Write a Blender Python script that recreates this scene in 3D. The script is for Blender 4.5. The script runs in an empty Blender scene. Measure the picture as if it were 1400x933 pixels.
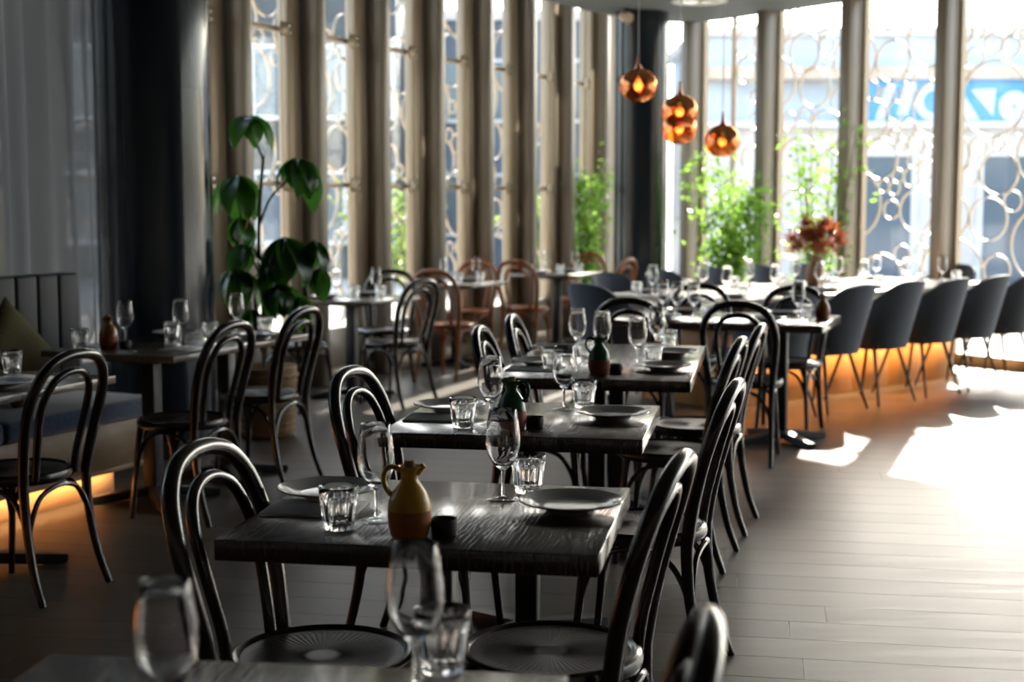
import bpy, bmesh, math, random
from math import sin, cos, pi, radians, sqrt, atan2
from mathutils import Vector, Matrix
random.seed(7)
scene = bpy.context.scene
COL = scene.collection

# ------------------------------------------------------------------ camera
cam_d = bpy.data.cameras.new('camera'); cam = bpy.data.objects.new('camera', cam_d); COL.objects.link(cam)
cam.location = (0, 0, 1.45)
cam.rotation_euler = (pi/2 - math.atan((466.5-278)/1944.0), 0, 0)
cam_d.sensor_width = 36.0; cam_d.lens = 1944.0/1400.0*36.0
cam_d.clip_start = 0.05; cam_d.clip_end = 300
cam_d.dof.use_dof = True; cam_d.dof.focus_distance = 3.85; cam_d.dof.aperture_fstop = 3.0
scene.camera = cam

# ------------------------------------------------------------------ sky and sun
SUN_EL = radians(30.6); SUN_AZ = atan2(0.352, 0.936)          # azimuth measured from +Y towards +X
w = bpy.data.worlds.new('world'); scene.world = w; w.use_nodes = True
nt = w.node_tree; nt.nodes.clear()
out = nt.nodes.new('ShaderNodeOutputWorld'); bg = nt.nodes.new('ShaderNodeBackground')
sky = nt.nodes.new('ShaderNodeTexSky'); sky.sky_type = 'NISHITA'; sky.sun_disc = False
sky.sun_elevation = SUN_EL; sky.sun_rotation = SUN_AZ; sky.dust_density = 3.0; sky.air_density = 1.0
bg.inputs[1].default_value = 0.5
hs_ = nt.nodes.new('ShaderNodeHueSaturation'); hs_.inputs['Saturation'].default_value = .7
nt.links.new(sky.outputs[0], hs_.inputs['Color']); nt.links.new(hs_.outputs[0], bg.inputs[0]); nt.links.new(bg.outputs[0], out.inputs[0])
sd = bpy.data.lights.new('sun', 'SUN'); sd.energy = 11.0; sd.angle = radians(0.6); sd.color = (1.0, 0.90, 0.76)
so = bpy.data.objects.new('sun', sd); COL.objects.link(so)
so.rotation_euler = Vector((-0.352*cos(SUN_EL), -0.936*cos(SUN_EL), -sin(SUN_EL))).to_track_quat('-Z', 'Y').to_euler()
so.location = (6, 30, 20)

# ------------------------------------------------------------------ exposure
vs = scene.view_settings
vs.view_transform = 'Standard'; vs.look = 'None'; vs.exposure = 1.1; vs.gamma = 1.0; vs.use_curve_mapping = False
cy = scene.cycles
cy.use_denoising = True; cy.caustics_reflective = False; cy.caustics_refractive = False
cy.max_bounces = 12; cy.diffuse_bounces = 4; cy.glossy_bounces = 5; cy.transmission_bounces = 12; cy.transparent_max_bounces = 24
cy.sample_clamp_indirect = 6.0

# ------------------------------------------------------------------ materials
def mat(name, col=(.5,.5,.5), rough=.5, metal=0.0, spec=.5, **kw):
    m = bpy.data.materials.new(name); m.use_nodes = True
    b = m.node_tree.nodes['Principled BSDF']
    b.inputs['Base Color'].default_value = (*col, 1); b.inputs['Roughness'].default_value = rough
    b.inputs['Metallic'].default_value = metal; b.inputs['Specular IOR Level'].default_value = spec
    for k, v in kw.items():
        b.inputs[k.replace('_', ' ')].default_value = v
    return m
def noisy(m, c1, c2, scale=8, stretch=(1,1,1), bump=0.0, detail=5, coord='Object', rot=0, rand=0.0, rough=None, dist=0.0, bscale=None):
    """two-tone noise colour (+ bump), stretched for grain; rand = per-object brightness variation"""
    t = m.node_tree; N = t.nodes.new; L = t.links.new; b = t.nodes['Principled BSDF']
    if coord == 'World':
        g = N('ShaderNodeNewGeometry'); src = g.outputs['Position']
    else:
        g = N('ShaderNodeTexCoord'); src = g.outputs[coord]
    mp = N('ShaderNodeMapping'); mp.inputs['Scale'].default_value = stretch; mp.inputs['Rotation'].default_value = (0,0,rot)
    L(src, mp.inputs['Vector'])
    vec = mp.outputs['Vector']
    if rand:
        oi = N('ShaderNodeObjectInfo'); va = N('ShaderNodeVectorMath'); va.operation = 'ADD'
        mm = N('ShaderNodeMath'); mm.operation = 'MULTIPLY'; mm.inputs[1].default_value = 37.0
        L(oi.outputs['Random'], mm.inputs[0]); L(vec, va.inputs[0]); L(mm.outputs[0], va.inputs[1]); vec = va.outputs[0]
    n = N('ShaderNodeTexNoise'); n.inputs['Scale'].default_value = scale; n.inputs['Detail'].default_value = detail; n.inputs['Distortion'].default_value = dist
    L(vec, n.inputs['Vector'])
    r = N('ShaderNodeValToRGB'); r.color_ramp.elements[0].position = .3; r.color_ramp.elements[1].position = .7
    r.color_ramp.elements[0].color = (*c1, 1); r.color_ramp.elements[1].color = (*c2, 1)
    L(n.outputs['Fac'], r.inputs['Fac'])
    col = r.outputs['Color']
    if rand:
        hs = N('ShaderNodeHueSaturation'); mr = N('ShaderNodeMapRange'); mr.inputs['To Min'].default_value = 1-rand; mr.inputs['To Max'].default_value = 1+rand
        L(oi.outputs['Random'], mr.inputs['Value']); L(mr.outputs[0], hs.inputs['Value']); L(col, hs.inputs['Color']); col = hs.outputs['Color']
    L(col, b.inputs['Base Color'])
    if bump:
        bp = N('ShaderNodeBump'); bp.inputs['Strength'].default_value = bump; bp.inputs['Distance'].default_value = .002
        L(n.outputs['Fac'], bp.inputs['Height']); L(bp.outputs[0], b.inputs['Normal'])
    if rough:
        mr2 = N('ShaderNodeMapRange'); mr2.inputs['To Min'].default_value = rough[0]; mr2.inputs['To Max'].default_value = rough[1]
        L(n.outputs['Fac'], mr2.inputs['Value']); L(mr2.outputs[0], b.inputs['Roughness'])
    return m
def table_wood(name, c1, c2, rough):
    """open-grained stained oak: distorted bands for cathedral figure plus fine pores"""
    m = mat(name, c1, rough, Coat_Weight=1.0, Coat_Roughness=.15, Coat_IOR=1.55, IOR=1.45); t = m.node_tree; N = t.nodes.new; L = t.links.new; b = t.nodes['Principled BSDF']
    tc = N('ShaderNodeTexCoord'); oi = N('ShaderNodeObjectInfo'); va = N('ShaderNodeVectorMath'); va.operation = 'ADD'
    mm = N('ShaderNodeMath'); mm.operation = 'MULTIPLY'; mm.inputs[1].default_value = 11.0
    L(oi.outputs['Random'], mm.inputs[0]); L(tc.outputs['Object'], va.inputs[0]); L(mm.outputs[0], va.inputs[1])
    mp = N('ShaderNodeMapping'); mp.inputs['Scale'].default_value = (1.0, .22, 1.0); L(va.outputs[0], mp.inputs['Vector'])
    wv = N('ShaderNodeTexWave'); wv.wave_type = 'BANDS'; wv.bands_direction = 'X'
    wv.inputs['Scale'].default_value = 26; wv.inputs['Distortion'].default_value = 9; wv.inputs['Detail'].default_value = 3; wv.inputs['Detail Scale'].default_value = 1.2
    L(mp.outputs[0], wv.inputs['Vector'])
    mp2 = N('ShaderNodeMapping'); mp2.inputs['Scale'].default_value = (160, 9, 9); L(va.outputs[0], mp2.inputs['Vector'])
    n = N('ShaderNodeTexNoise'); n.inputs['Scale'].default_value = 1.0; n.inputs['Detail'].default_value = 2; L(mp2.outputs[0], n.inputs['Vector'])
    mx = N('ShaderNodeMath'); mx.operation = 'MULTIPLY'; L(wv.outputs['Fac'], mx.inputs[0]); L(n.outputs['Fac'], mx.inputs[1])
    r = N('ShaderNodeValToRGB'); r.color_ramp.elements[0].position = .1; r.color_ramp.elements[1].position = .6
    r.color_ramp.elements[0].color = (*c1, 1); r.color_ramp.elements[1].color = (*c2, 1)
    L(mx.outputs[0], r.inputs['Fac']); L(r.outputs['Color'], b.inputs['Base Color'])
    bp = N('ShaderNodeBump'); bp.inputs['Strength'].default_value = .9; bp.inputs['Distance'].default_value = .002
    L(mx.outputs[0], bp.inputs['Height']); L(bp.outputs[0], b.inputs['Normal'])
    return m
M = {}
M['floor'] = noisy(mat('floor_oak', rough=.42, spec=.21), (.055,.045,.034), (.093,.078,.060), scale=1.0, stretch=(1.3,22,1), rot=radians(10), coord='World', rand=.22, bump=.12, rough=(.34,.50))
M['table'] = table_wood('stained_oak_table', (.016,.009,.0055), (.055,.030,.018), .25)
M['table_pale'] = table_wood('worn_oak_table', (.05,.032,.02), (.11,.075,.05), .3)
M['bent'] = noisy(mat('dark_bentwood', rough=.24, Coat_Weight=.5, Coat_Roughness=.15), (.010,.0055,.004), (.026,.013,.008), scale=3, stretch=(6,6,1))
M['bent_orange'] = noisy(mat('honey_bentwood', rough=.35), (.20,.048,.004), (.33,.088,.008), scale=3, stretch=(6,6,1))
M['bent_seat'] = noisy(mat('dark_pressed_seat', rough=.42), (.016,.010,.007), (.032,.019,.013), scale=3, stretch=(6,6,1))
M['bent_orange_seat'] = noisy(mat('honey_pressed_seat', rough=.4), (.24,.06,.006), (.38,.11,.012), scale=3, stretch=(6,6,1))
M['iron'] = mat('black_cast_iron', (.012,.012,.013), .45)
M['plate'] = mat('grey_glazed_stoneware', (.50,.49,.46), .14)
M['linen'] = noisy(mat('grey_linen', rough=.9), (.74,.74,.72), (.82,.82,.80), scale=220, bump=.3)
M['steel'] = mat('cutlery_steel', (.6,.58,.55), .18, 1.0)
M['navy'] = noisy(mat('navy_upholstery', rough=.85, Sheen_Weight=.3), (.06,.075,.095), (.085,.105,.13), scale=160, bump=.3)
M['velvet'] = noisy(mat('blue_velvet', rough=.9, Sheen_Weight=.6), (.022,.045,.10), (.045,.085,.17), scale=45, bump=.5)
M['bench_back'] = noisy(mat('dark_navy_leather', rough=.6), (.005,.007,.011), (.009,.012,.018), scale=30, bump=.2)
M['blackmetal'] = mat('black_steel', (.012,.012,.014), .38, .2)
M['frame'] = noisy(mat('bronze_anodised_frame', rough=.42, metal=.35), (.40,.32,.22), (.46,.37,.26), scale=4, stretch=(1,1,.1))
M['fin'] = noisy(mat('taupe_fin_paint', rough=.42, metal=.2), (.27,.235,.185), (.31,.27,.215), scale=4, stretch=(1,1,.1))
M['pillar'] = noisy(mat('gloss_navy_pillar', rough=.15, Coat_Weight=.3, Coat_Roughness=.1), (.010,.018,.028), (.014,.024,.036), scale=6, stretch=(1,1,.05))
M['ceiling'] = noisy(mat('slate_ceiling_paint', rough=.7), (.10,.115,.12), (.12,.135,.14), scale=3)
M['wall'] = noisy(mat('warm_grey_wall_paint', rough=.8), (.38,.36,.34), (.43,.41,.39), scale=3)
M['ply'] = noisy(mat('honey_plywood', rough=.45), (.68,.33,.10), (.78,.42,.15), scale=1.2, stretch=(9,9,.8), coord='World', bump=.05)
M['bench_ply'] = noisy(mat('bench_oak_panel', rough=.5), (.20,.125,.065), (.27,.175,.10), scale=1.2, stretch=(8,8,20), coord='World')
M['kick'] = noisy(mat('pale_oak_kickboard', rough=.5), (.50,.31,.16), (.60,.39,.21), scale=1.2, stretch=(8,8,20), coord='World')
M['comm_top'] = noisy(mat('pale_communal_top', rough=.35), (.42,.34,.26), (.54,.45,.36), scale=1.5, stretch=(1,14,1), rot=radians(-42), coord='World')
M['comm_apron'] = noisy(mat('brown_apron', rough=.5), (.09,.048,.026), (.13,.07,.038), scale=1.5, stretch=(3,3,20), coord='World')  # darker brown band above the plywood panels
M['ochre'] = noisy(mat('ochre_glaze', rough=.3), (.66,.36,.04), (.74,.43,.06), scale=22)
M['ochre_low'] = noisy(mat('burnt_ochre_clay', rough=.5), (.40,.13,.02), (.48,.17,.03), scale=22)
M['green'] = noisy(mat('green_glaze', rough=.2), (.02,.085,.035), (.04,.11,.05), scale=18)
M['red'] = noisy(mat('red_brown_clay', rough=.45), (.22,.05,.02), (.28,.07,.03), scale=22)
M['amber'] = noisy(mat('amber_glaze', rough=.2), (.18,.07,.012), (.26,.11,.02), scale=18)
M['cork'] = noisy(mat('cork', rough=.8), (.22,.12,.05), (.32,.19,.09), scale=80)
M['potdark'] = noisy(mat('charcoal_stoneware', rough=.6), (.018,.017,.016), (.035,.033,.03), scale=30)
M['potpale'] = noisy(mat('cream_stoneware', rough=.5), (.42,.37,.28), (.52,.46,.36), scale=30)
M['olive'] = noisy(mat('olive_cushion_cloth', rough=.9), (.085,.072,.026), (.12,.10,.038), scale=120, bump=.4)
M['basket'] = noisy(mat('woven_basket', rough=.8), (.22,.13,.06), (.40,.25,.12), scale=14, stretch=(1,1,7), bump=.7)
M['soil'] = noisy(mat('dark_soil', rough=1), (.02,.014,.01), (.05,.035,.024), scale=40, bump=.6)
M['stem'] = noisy(mat('plant_stem', rough=.7), (.06,.055,.025), (.11,.095,.045), scale=30)
M['vase'] = noisy(mat('brown_vase_glaze', rough=.35), (.16,.075,.03), (.24,.12,.055), scale=12)
M['white'] = mat('white_paint', (.72,.72,.70), .5)
M['ring'] = noisy(mat('champagne_metal_ring', rough=.33, metal=.55), (.34,.28,.21), (.42,.35,.27), scale=6)
M['ground'] = noisy(mat('pale_paving', rough=.8), (.42,.40,.37), (.52,.50,.46), scale=2)
M['bld_pale'] = noisy(mat('pale_render_wall', rough=.8), (.66,.60,.56), (.74,.68,.64), scale=1)
M['bld_grey'] = noisy(mat('grey_blue_render', rough=.8), (.075,.085,.09), (.11,.12,.125), scale=1)
M['bld_blue'] = noisy(mat('pale_blue_cladding', rough=.6), (.50,.58,.68), (.58,.66,.75), scale=1, stretch=(.3,.3,3))
M['bld_tan'] = noisy(mat('tan_canopy', rough=.7), (.56,.44,.34), (.64,.51,.41), scale=1)
M['sign_blue'] = mat('blue_sign_panel', (.10,.34,.66), .5)
M['sign_pale'] = mat('pale_sign_letter', (.62,.70,.82), .5)
M['bld_dark'] = noisy(mat('slate_blue_cladding', rough=.6), (.09,.12,.16), (.13,.165,.21), scale=1)
M['bld_glass'] = mat('dark_window_glass', (.10,.14,.18), .08, spec=.8)
M['copperbulb'] = mat('bulb', (1,.8,.5), .4)
bb = M['copperbulb'].node_tree.nodes['Principled BSDF']; bb.inputs['Emission Color'].default_value = (1,.52,.2,1); bb.inputs['Emission Strength'].default_value = 5
M['led'] = mat('warm_led', (1,.8,.5), .4)
bb = M['led'].node_tree.nodes['Principled BSDF']; bb.inputs['Emission Color'].default_value = (1,.56,.24,1); bb.inputs['Emission Strength'].default_value = 40.0

M['added_glow'] = mat('warm_added_glow', (1,.8,.5), .4)  # emission for the strip added under the communal table
bb = M['added_glow'].node_tree.nodes['Principled BSDF']; bb.inputs['Emission Color'].default_value = (1,.56,.24,1); bb.inputs['Emission Strength'].default_value = 165.0
def mix_shader(name, build):
    m = bpy.data.materials.new(name); m.use_nodes = True; t = m.node_tree; t.nodes.clear()
    o = t.nodes.new('ShaderNodeOutputMaterial'); t.links.new(build(t, t.nodes.new, t.links.new), o.inputs[0]); return m
def _pane(t, N, L):
    tr = N('ShaderNodeBsdfTransparent'); tr.inputs[0].default_value = (.95,.97,.97,1)
    gl = N('ShaderNodeBsdfGlossy'); gl.inputs['Roughness'].default_value = .02
    lw = N('ShaderNodeLayerWeight'); lw.inputs[0].default_value = .5
    pw = N('ShaderNodeMath'); pw.operation = 'POWER'; pw.inputs[1].default_value = 5.0; L(lw.outputs['Facing'], pw.inputs[0])
    fr = N('ShaderNodeMath'); fr.operation = 'MULTIPLY_ADD'; fr.inputs[1].default_value = .93; fr.inputs[2].default_value = .03; L(pw.outputs[0], fr.inputs[0])
    mx = N('ShaderNodeMixShader'); L(fr.outputs[0], mx.inputs[0]); L(tr.outputs[0], mx.inputs[1]); L(gl.outputs[0], mx.inputs[2]); return mx.outputs[0]
M['pane'] = mix_shader('window_glass', _pane)
def _clear(t, N, L):
    g = N('ShaderNodeBsdfGlass'); g.inputs['Roughness'].default_value = 0; g.inputs['IOR'].default_value = 1.47; return g.outputs[0]
def _thin(t, N, L):
    tr = N('ShaderNodeBsdfTransparent'); tr.inputs[0].default_value = (.97,.98,.97,1)
    gl = N('ShaderNodeBsdfGlossy'); gl.inputs['Roughness'].default_value = .01
    lw = N('ShaderNodeLayerWeight'); lw.inputs[0].default_value = .5
    pw = N('ShaderNodeMath'); pw.operation = 'POWER'; pw.inputs[1].default_value = 5.0; L(lw.outputs['Facing'], pw.inputs[0])
    fr = N('ShaderNodeMath'); fr.operation = 'MULTIPLY_ADD'; fr.inputs[1].default_value = .9; fr.inputs[2].default_value = .04; L(pw.outputs[0], fr.inputs[0])
    mx = N('ShaderNodeMixShader'); L(fr.outputs[0], mx.inputs[0]); L(tr.outputs[0], mx.inputs[1]); L(gl.outputs[0], mx.inputs[2]); return mx.outputs[0]
M['glass'] = mix_shader('clear_glass', _clear); M['glass_thin'] = mix_shader('thin_glass_foot', _thin)
def leaf_mat(name, c1, c2, trans, rough=.35, tw=.45):
    def f(t, N, L):
        b = N('ShaderNodeBsdfPrincipled'); b.inputs['Roughness'].default_value = rough
        tc = N('ShaderNodeNewGeometry'); n = N('ShaderNodeTexNoise'); n.inputs['Scale'].default_value = 9; L(tc.outputs['Position'], n.inputs['Vector'])
        r = N('ShaderNodeValToRGB'); r.color_ramp.elements[0].position = .35; r.color_ramp.elements[1].position = .65
        r.color_ramp.elements[0].color = (*c1,1); r.color_ramp.elements[1].color = (*c2,1); L(n.outputs['Fac'], r.inputs[0]); L(r.outputs[0], b.inputs['Base Color'])
        tl = N('ShaderNodeBsdfTranslucent'); tl.inputs[0].default_value = (*trans,1)
        mx = N('ShaderNodeMixShader'); mx.inputs[0].default_value = tw; L(b.outputs[0], mx.inputs[1]); L(tl.outputs[0], mx.inputs[2]); return mx.outputs[0]
    return mix_shader(name, f)
M['bigleaf'] = leaf_mat('glossy_dark_leaf', (.012,.05,.012), (.03,.095,.02), (.08,.26,.03), .26, .38)
M['yleaf'] = leaf_mat('yellowing_leaf', (.30,.24,.05), (.40,.33,.09), (.5,.42,.1), .5, .4)
M['ficus'] = leaf_mat('bright_ficus_leaf', (.05,.14,.025), (.13,.26,.045), (.28,.50,.07), .3, .5)
M['bush'] = leaf_mat('outdoor_shrub_leaf', (.06,.11,.03), (.15,.22,.06), (.3,.4,.1), .5, .4)
M['dried'] = leaf_mat('dried_russet_flower', (.16,.035,.015), (.32,.09,.035), (.45,.12,.05), .7, .35)
def _curtain(t, N, L):
    d = N('ShaderNodeBsdfDiffuse'); d.inputs[0].default_value = (.20,.205,.20,1)
    tl = N('ShaderNodeBsdfTranslucent'); tl.inputs[0].default_value = (.22,.225,.22,1)
    tr = N('ShaderNodeBsdfTransparent'); tr.inputs[0].default_value = (.8,.82,.85,1)
    a = N('ShaderNodeMixShader'); a.inputs[0].default_value = .5; L(d.outputs[0], a.inputs[1]); L(tl.outputs[0], a.inputs[2])
    b = N('ShaderNodeMixShader'); b.inputs[0].default_value = .10; L(a.outputs[0], b.inputs[1]); L(tr.outputs[0], b.inputs[2]); return b.outputs[0]
M['curtain'] = mix_shader('sheer_grey_curtain', _curtain)
def _copper(t, N, L):                      # mirrored crown that thins out to tinted glass towards the mouth
    g = N('ShaderNodeBsdfGlossy'); g.inputs[0].default_value = (.80,.34,.14,1); g.inputs['Roughness'].default_value = .06
    tr = N('ShaderNodeBsdfTransparent'); tr.inputs[0].default_value = (.95,.42,.14,1)
    tc = N('ShaderNodeTexCoord'); sx = N('ShaderNodeSeparateXYZ'); L(tc.outputs['Object'], sx.inputs[0])
    nz = N('ShaderNodeTexNoise'); nz.inputs['Scale'].default_value = 11; L(tc.outputs['Object'], nz.inputs['Vector'])
    ad = N('ShaderNodeMath'); ad.operation = 'MULTIPLY_ADD'; ad.inputs[1].default_value = .12; L(nz.outputs['Fac'], ad.inputs[0]); L(sx.outputs['Z'], ad.inputs[2])
    mr = N('ShaderNodeMapRange'); mr.inputs['From Min'].default_value = .10; mr.inputs['From Max'].default_value = .03; mr.inputs['To Min'].default_value = .03; mr.inputs['To Max'].default_value = .50
    L(ad.outputs[0], mr.inputs['Value'])
    b = N('ShaderNodeMixShader'); L(mr.outputs[0], b.inputs[0]); L(g.outputs[0], b.inputs[1]); L(tr.outputs[0], b.inputs[2]); return b.outputs[0]
M['copper'] = mix_shader('mirrored_copper_shade', _copper)

# ------------------------------------------------------------------ mesh helpers
def mesh(name, verts, faces, smooth=True, angle=40):
    me = bpy.data.meshes.new(name); me.from_pydata([tuple(v) for v in verts], [], faces); me.update()
    bm = bmesh.new(); bm.from_mesh(me); bmesh.ops.recalc_face_normals(bm, faces=bm.faces)
    if smooth:
        for f in bm.faces: f.smooth = True
        lim = radians(angle)
        for e in bm.edges:
            if len(e.link_faces) == 2 and e.calc_face_angle(0) > lim: e.smooth = False
    bm.to_mesh(me); bm.free(); return me
def join(*parts):
    V, Fc = [], []
    for v, f in parts:
        o = len(V); V += [tuple(p) for p in v]; Fc += [tuple(i+o for i in q) for q in f]
    return V, Fc
def boxg(x0, x1, y0, y1, z0, z1):
    return [(x0,y0,z0),(x1,y0,z0),(x1,y1,z0),(x0,y1,z0),(x0,y0,z1),(x1,y0,z1),(x1,y1,z1),(x0,y1,z1)], [(0,3,2,1),(4,5,6,7),(0,1,5,4),(1,2,6,5),(2,3,7,6),(3,0,4,7)]
def bevbox(name, x0, x1, y0, y1, z0, z1, b=.004, seg=2):
    v, f = boxg(x0,x1,y0,y1,z0,z1); bm = bmesh.new(); vs_ = [bm.verts.new(p) for p in v]
    for q in f: bm.faces.new([vs_[i] for i in q])
    bmesh.ops.bevel(bm, geom=list(bm.edges), offset=b, segments=seg, profile=.5, affect='EDGES')
    for q in bm.faces: q.smooth = True
    lim = radians(50)
    for e in bm.edges:
        if len(e.link_faces) == 2 and e.calc_face_angle(0) > lim: e.smooth = False
    me = bpy.data.meshes.new(name); bm.to_mesh(me); bm.free(); return me
def lathe(profile, segs=32, closed=False):
    V, Fc = [], []; n = len(profile); idx = []
    for r, z in profile:
        if r < 1e-6: idx.append([len(V)]); V.append((0,0,z))
        else:
            idx.append(list(range(len(V), len(V)+segs)))
            V += [(r*cos(2*pi*k/segs), r*sin(2*pi*k/segs), z) for k in range(segs)]
    rng = range(n if closed else n-1)
    for i in rng:
        a, b = idx[i], idx[(i+1) % n]
        for k in range(segs):
            k2 = (k+1) % segs
            if len(a) == 1 and len(b) == 1: continue
            if len(a) == 1: Fc.append((a[0], b[k], b[k2]))
            elif len(b) == 1: Fc.append((a[k], a[k2], b[0]))
            else: Fc.append((a[k], a[k2], b[k2], b[k]))
    return V, Fc
def spline(pts, per=6):
    P = [Vector(p) for p in pts]; out_ = []
    for i in range(len(P)-1):
        p0 = P[max(i-1,0)]; p1 = P[i]; p2 = P[i+1]; p3 = P[min(i+2,len(P)-1)]
        for k in range(per):
            t = k/per
            out_.append(.5*((2*p1)+(-p0+p2)*t+(2*p0-5*p1+4*p2-p3)*t*t+(-p0+3*p1-3*p2+p3)*t**3))
    out_.append(P[-1]); return out_
def tube(pts, rad, segs=10, cap=True, closed=False, flat=1.0):
    """sweep; rad = number or list per point; flat squashes the section sideways"""
    P = [Vector(p) for p in pts]; n = len(P)
    R = rad if isinstance(rad, (list, tuple)) else [rad]*n
    T = []
    for i in range(n):
        a = P[(i-1) % n] if (closed or i > 0) else P[i]; b = P[(i+1) % n] if (closed or i < n-1) else P[i]
        T.append((b-a).normalized())
    ref = Vector((0,0,1)) if abs(T[0].z) < .9 else Vector((0,1,0))
    U = (ref - T[0]*ref.dot(T[0])).normalized(); V, Fc = [], []
    for i in range(n):
        if i: U = (U - T[i]*U.dot(T[i])).normalized()
        B = T[i].cross(U)
        V += [P[i] + U*(R[i]*cos(2*pi*k/segs)) + B*(R[i]*flat*sin(2*pi*k/segs)) for k in range(segs)]
    for i in range(n if closed else n-1):
        a = i*segs; b = ((i+1) % n)*segs
        for k in range(segs):
            Fc.append((a+k, a+(k+1) % segs, b+(k+1) % segs, b+k))
    if cap and not closed:
        Fc.append(tuple(range(segs-1, -1, -1))); Fc.append(tuple(range((n-1)*segs, n*segs)))
    return V, Fc
def radii(pts, key):                       # interpolate radii along the index
    n = len(pts); return [key[0]+(key[1]-key[0])*i/(n-1) for i in range(n)]
def prism(poly, z0, z1):
    n = len(poly); V = [(x,y,z0) for x,y in poly]+[(x,y,z1) for x,y in poly]
    return V, [tuple(range(n-1,-1,-1)), tuple(range(n,2*n))]+[(i,(i+1)%n,n+(i+1)%n,n+i) for i in range(n)]
CACHE = {}
def cached(key, fn):
    if key not in CACHE: CACHE[key] = fn()
    return CACHE[key]

def obj(name, me, m=None, parent=None, loc=(0,0,0), rot=(0,0,0), scale=(1,1,1)):
    o = bpy.data.objects.new(name, me); COL.objects.link(o)
    if m is not None and not me.materials: me.materials.append(M[m] if isinstance(m, str) else m)
    o.location = loc; o.rotation_euler = rot; o.scale = scale
    if parent: o.parent = parent
    return o
def tag(o, label=None, cat=None, group=None, kind=None):
    if label: o['label'] = label
    if cat: o['category'] = cat
    if group: o['group'] = group
    if kind: o['kind'] = kind
    return o
def thing(name, label, cat, loc=(0,0,0), rotz=0, group=None):
    o = bpy.data.objects.new(name, None); COL.objects.link(o); o.empty_display_size = .1
    o.location = loc; o.rotation_euler = (0,0,rotz); return tag(o, label, cat, group)
def struct(name, loc=(0,0,0), rotz=0, me=None, m=None):
    if me is None:
        o = bpy.data.objects.new(name, None); COL.objects.link(o); o.location = loc; o.rotation_euler = (0,0,rotz)
    else: o = obj(name, me, m, None, loc, (0,0,rotz))
    o['kind'] = 'structure'; return o
def g2m(name, g, **k): return mesh(name, g[0], g[1], **k)

# ------------------------------------------------------------------ the room shell
K = Vector((1.12, 16.80)); DL = Vector((.454, .891)); NL = Vector((.891, -.454))      # left glazing: runs back from the corner K; NL points into the room
DR = Vector((.598, -.802)); NR = Vector((-.802, -.598))                               # right glazing: runs forward from K
EL = K - DL*13.4; ER = K + DR*15.2
ROOM = [tuple(K), tuple(ER), (10.6, -4.0), (-5.6, -4.0), tuple(EL)]
CEIL = 3.38; ROOF = 4.45

floor = struct('floor', me=g2m('floor', prism([(x, y) for x, y in ROOM], -.12, -.016), smooth=False), m='ground')
# planks: rows run across the view, ten degrees off the picture plane
RA = radians(-10); E1 = Vector((cos(RA), sin(RA))); E2 = Vector((-sin(RA), cos(RA)))
def row_span(v):
    hits = []
    for i in range(len(ROOM)):
        a = Vector(ROOM[i]); b = Vector(ROOM[(i+1) % len(ROOM)]); va, vb = a.dot(E2)-v, b.dot(E2)-v
        if va*vb < 0:
            p = a+(b-a)*(va/(va-vb)); hits.append(p.dot(E1))
    return (min(hits), max(hits)) if len(hits) >= 2 else None
PW = .205; planks = []; rr = random.Random(3); v = -4.5
while v < 17.2:
    s = row_span(v+PW/2)
    if s:
        a, b = s; x = a - rr.uniform(0, 1.9)
        while x < b:
            x0, x1 = max(x, a), min(x+2.1, b); x += 2.1
            if x1-x0 > .08: planks.append(((x0+x1)/2, v+PW/2, x1-x0))
    v += PW
def plank_geo():
    h, c, wd = .016, .0010, PW/2-.0005
    sec = [(-wd,-h),(wd,-h),(wd,-c),(wd-c,0),(-wd+c,0),(-wd,-c)]
    V = [(-.5,y,z) for y,z in sec]+[(.5,y,z) for y,z in sec]; n = 6
    return V, [tuple(range(n)), tuple(range(2*n-1,n-1,-1))]+[(i,n+i,n+(i+1)%n,(i+1)%n) for i in range(n)]
pg = plank_geo(); pm = g2m('plank', pg, smooth=False)
def showing(p):
    q = E1*p[0]+E2*p[1]
    if q.y < 2.6 or abs(q.x) > .40*q.y+.8: return 1e9
    return q.length
planks.sort(key=showing); rest = []
for i, (x, y, ln) in enumerate(planks):
    q = E1*x+E2*y
    if i < 230 and showing(planks[i]) < 1e8:
        obj('plank', pm, 'floor', floor, (q.x, q.y, 0), (0,0,RA), (ln-.0016, 1, 1))
    else:
        R_ = Matrix.Rotation(RA, 3, 'Z'); rest.append(([R_ @ Vector((vx*(ln-.0016), vy, vz)) + Vector((q.x,q.y,0)) for vx,vy,vz in pg[0]], pg[1]))
tag(obj('planking', g2m('planking', join(*rest), smooth=False), 'floor', floor), kind='stuff')

# lower ceiling, held back from the left glazing with a rounded corner; roof deck above
off = .66
cl = [tuple(EL+NL*off), tuple(K-DL*4.2+NL*off)]
curve = spline([(K-DL*4.2+NL*off).to_3d(), (.31,13.8,0), (.66,14.42,0), (1.06,14.98,0), (1.45,15.36,0), (1.85,15.52,0), (2.2,15.352,0)], 5)
ceil_poly = [cl[0]]+[(p.x,p.y) for p in curve]+[tuple(ER), (10.6,-4.0), (-5.6,-4.0)]
struct('ceiling', me=g2m('ceiling', prism(ceil_poly, CEIL, CEIL+.30), smooth=False), m='ceiling')
struct('ceiling_upper', me=g2m('roof_deck', prism(ROOM, ROOF, ROOF+.2), smooth=False), m='ceiling')
def wall_between(name, a, b, h=ROOF, t=.2, m='wall'):
    a = Vector(a); b = Vector(b); L_ = (b-a).length; me = g2m(name, boxg(0, L_, 0, t, -.1, h), smooth=False)
    return struct(name, (a.x, a.y, 0), atan2(b.y-a.y, b.x-a.x), me, m)
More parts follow.
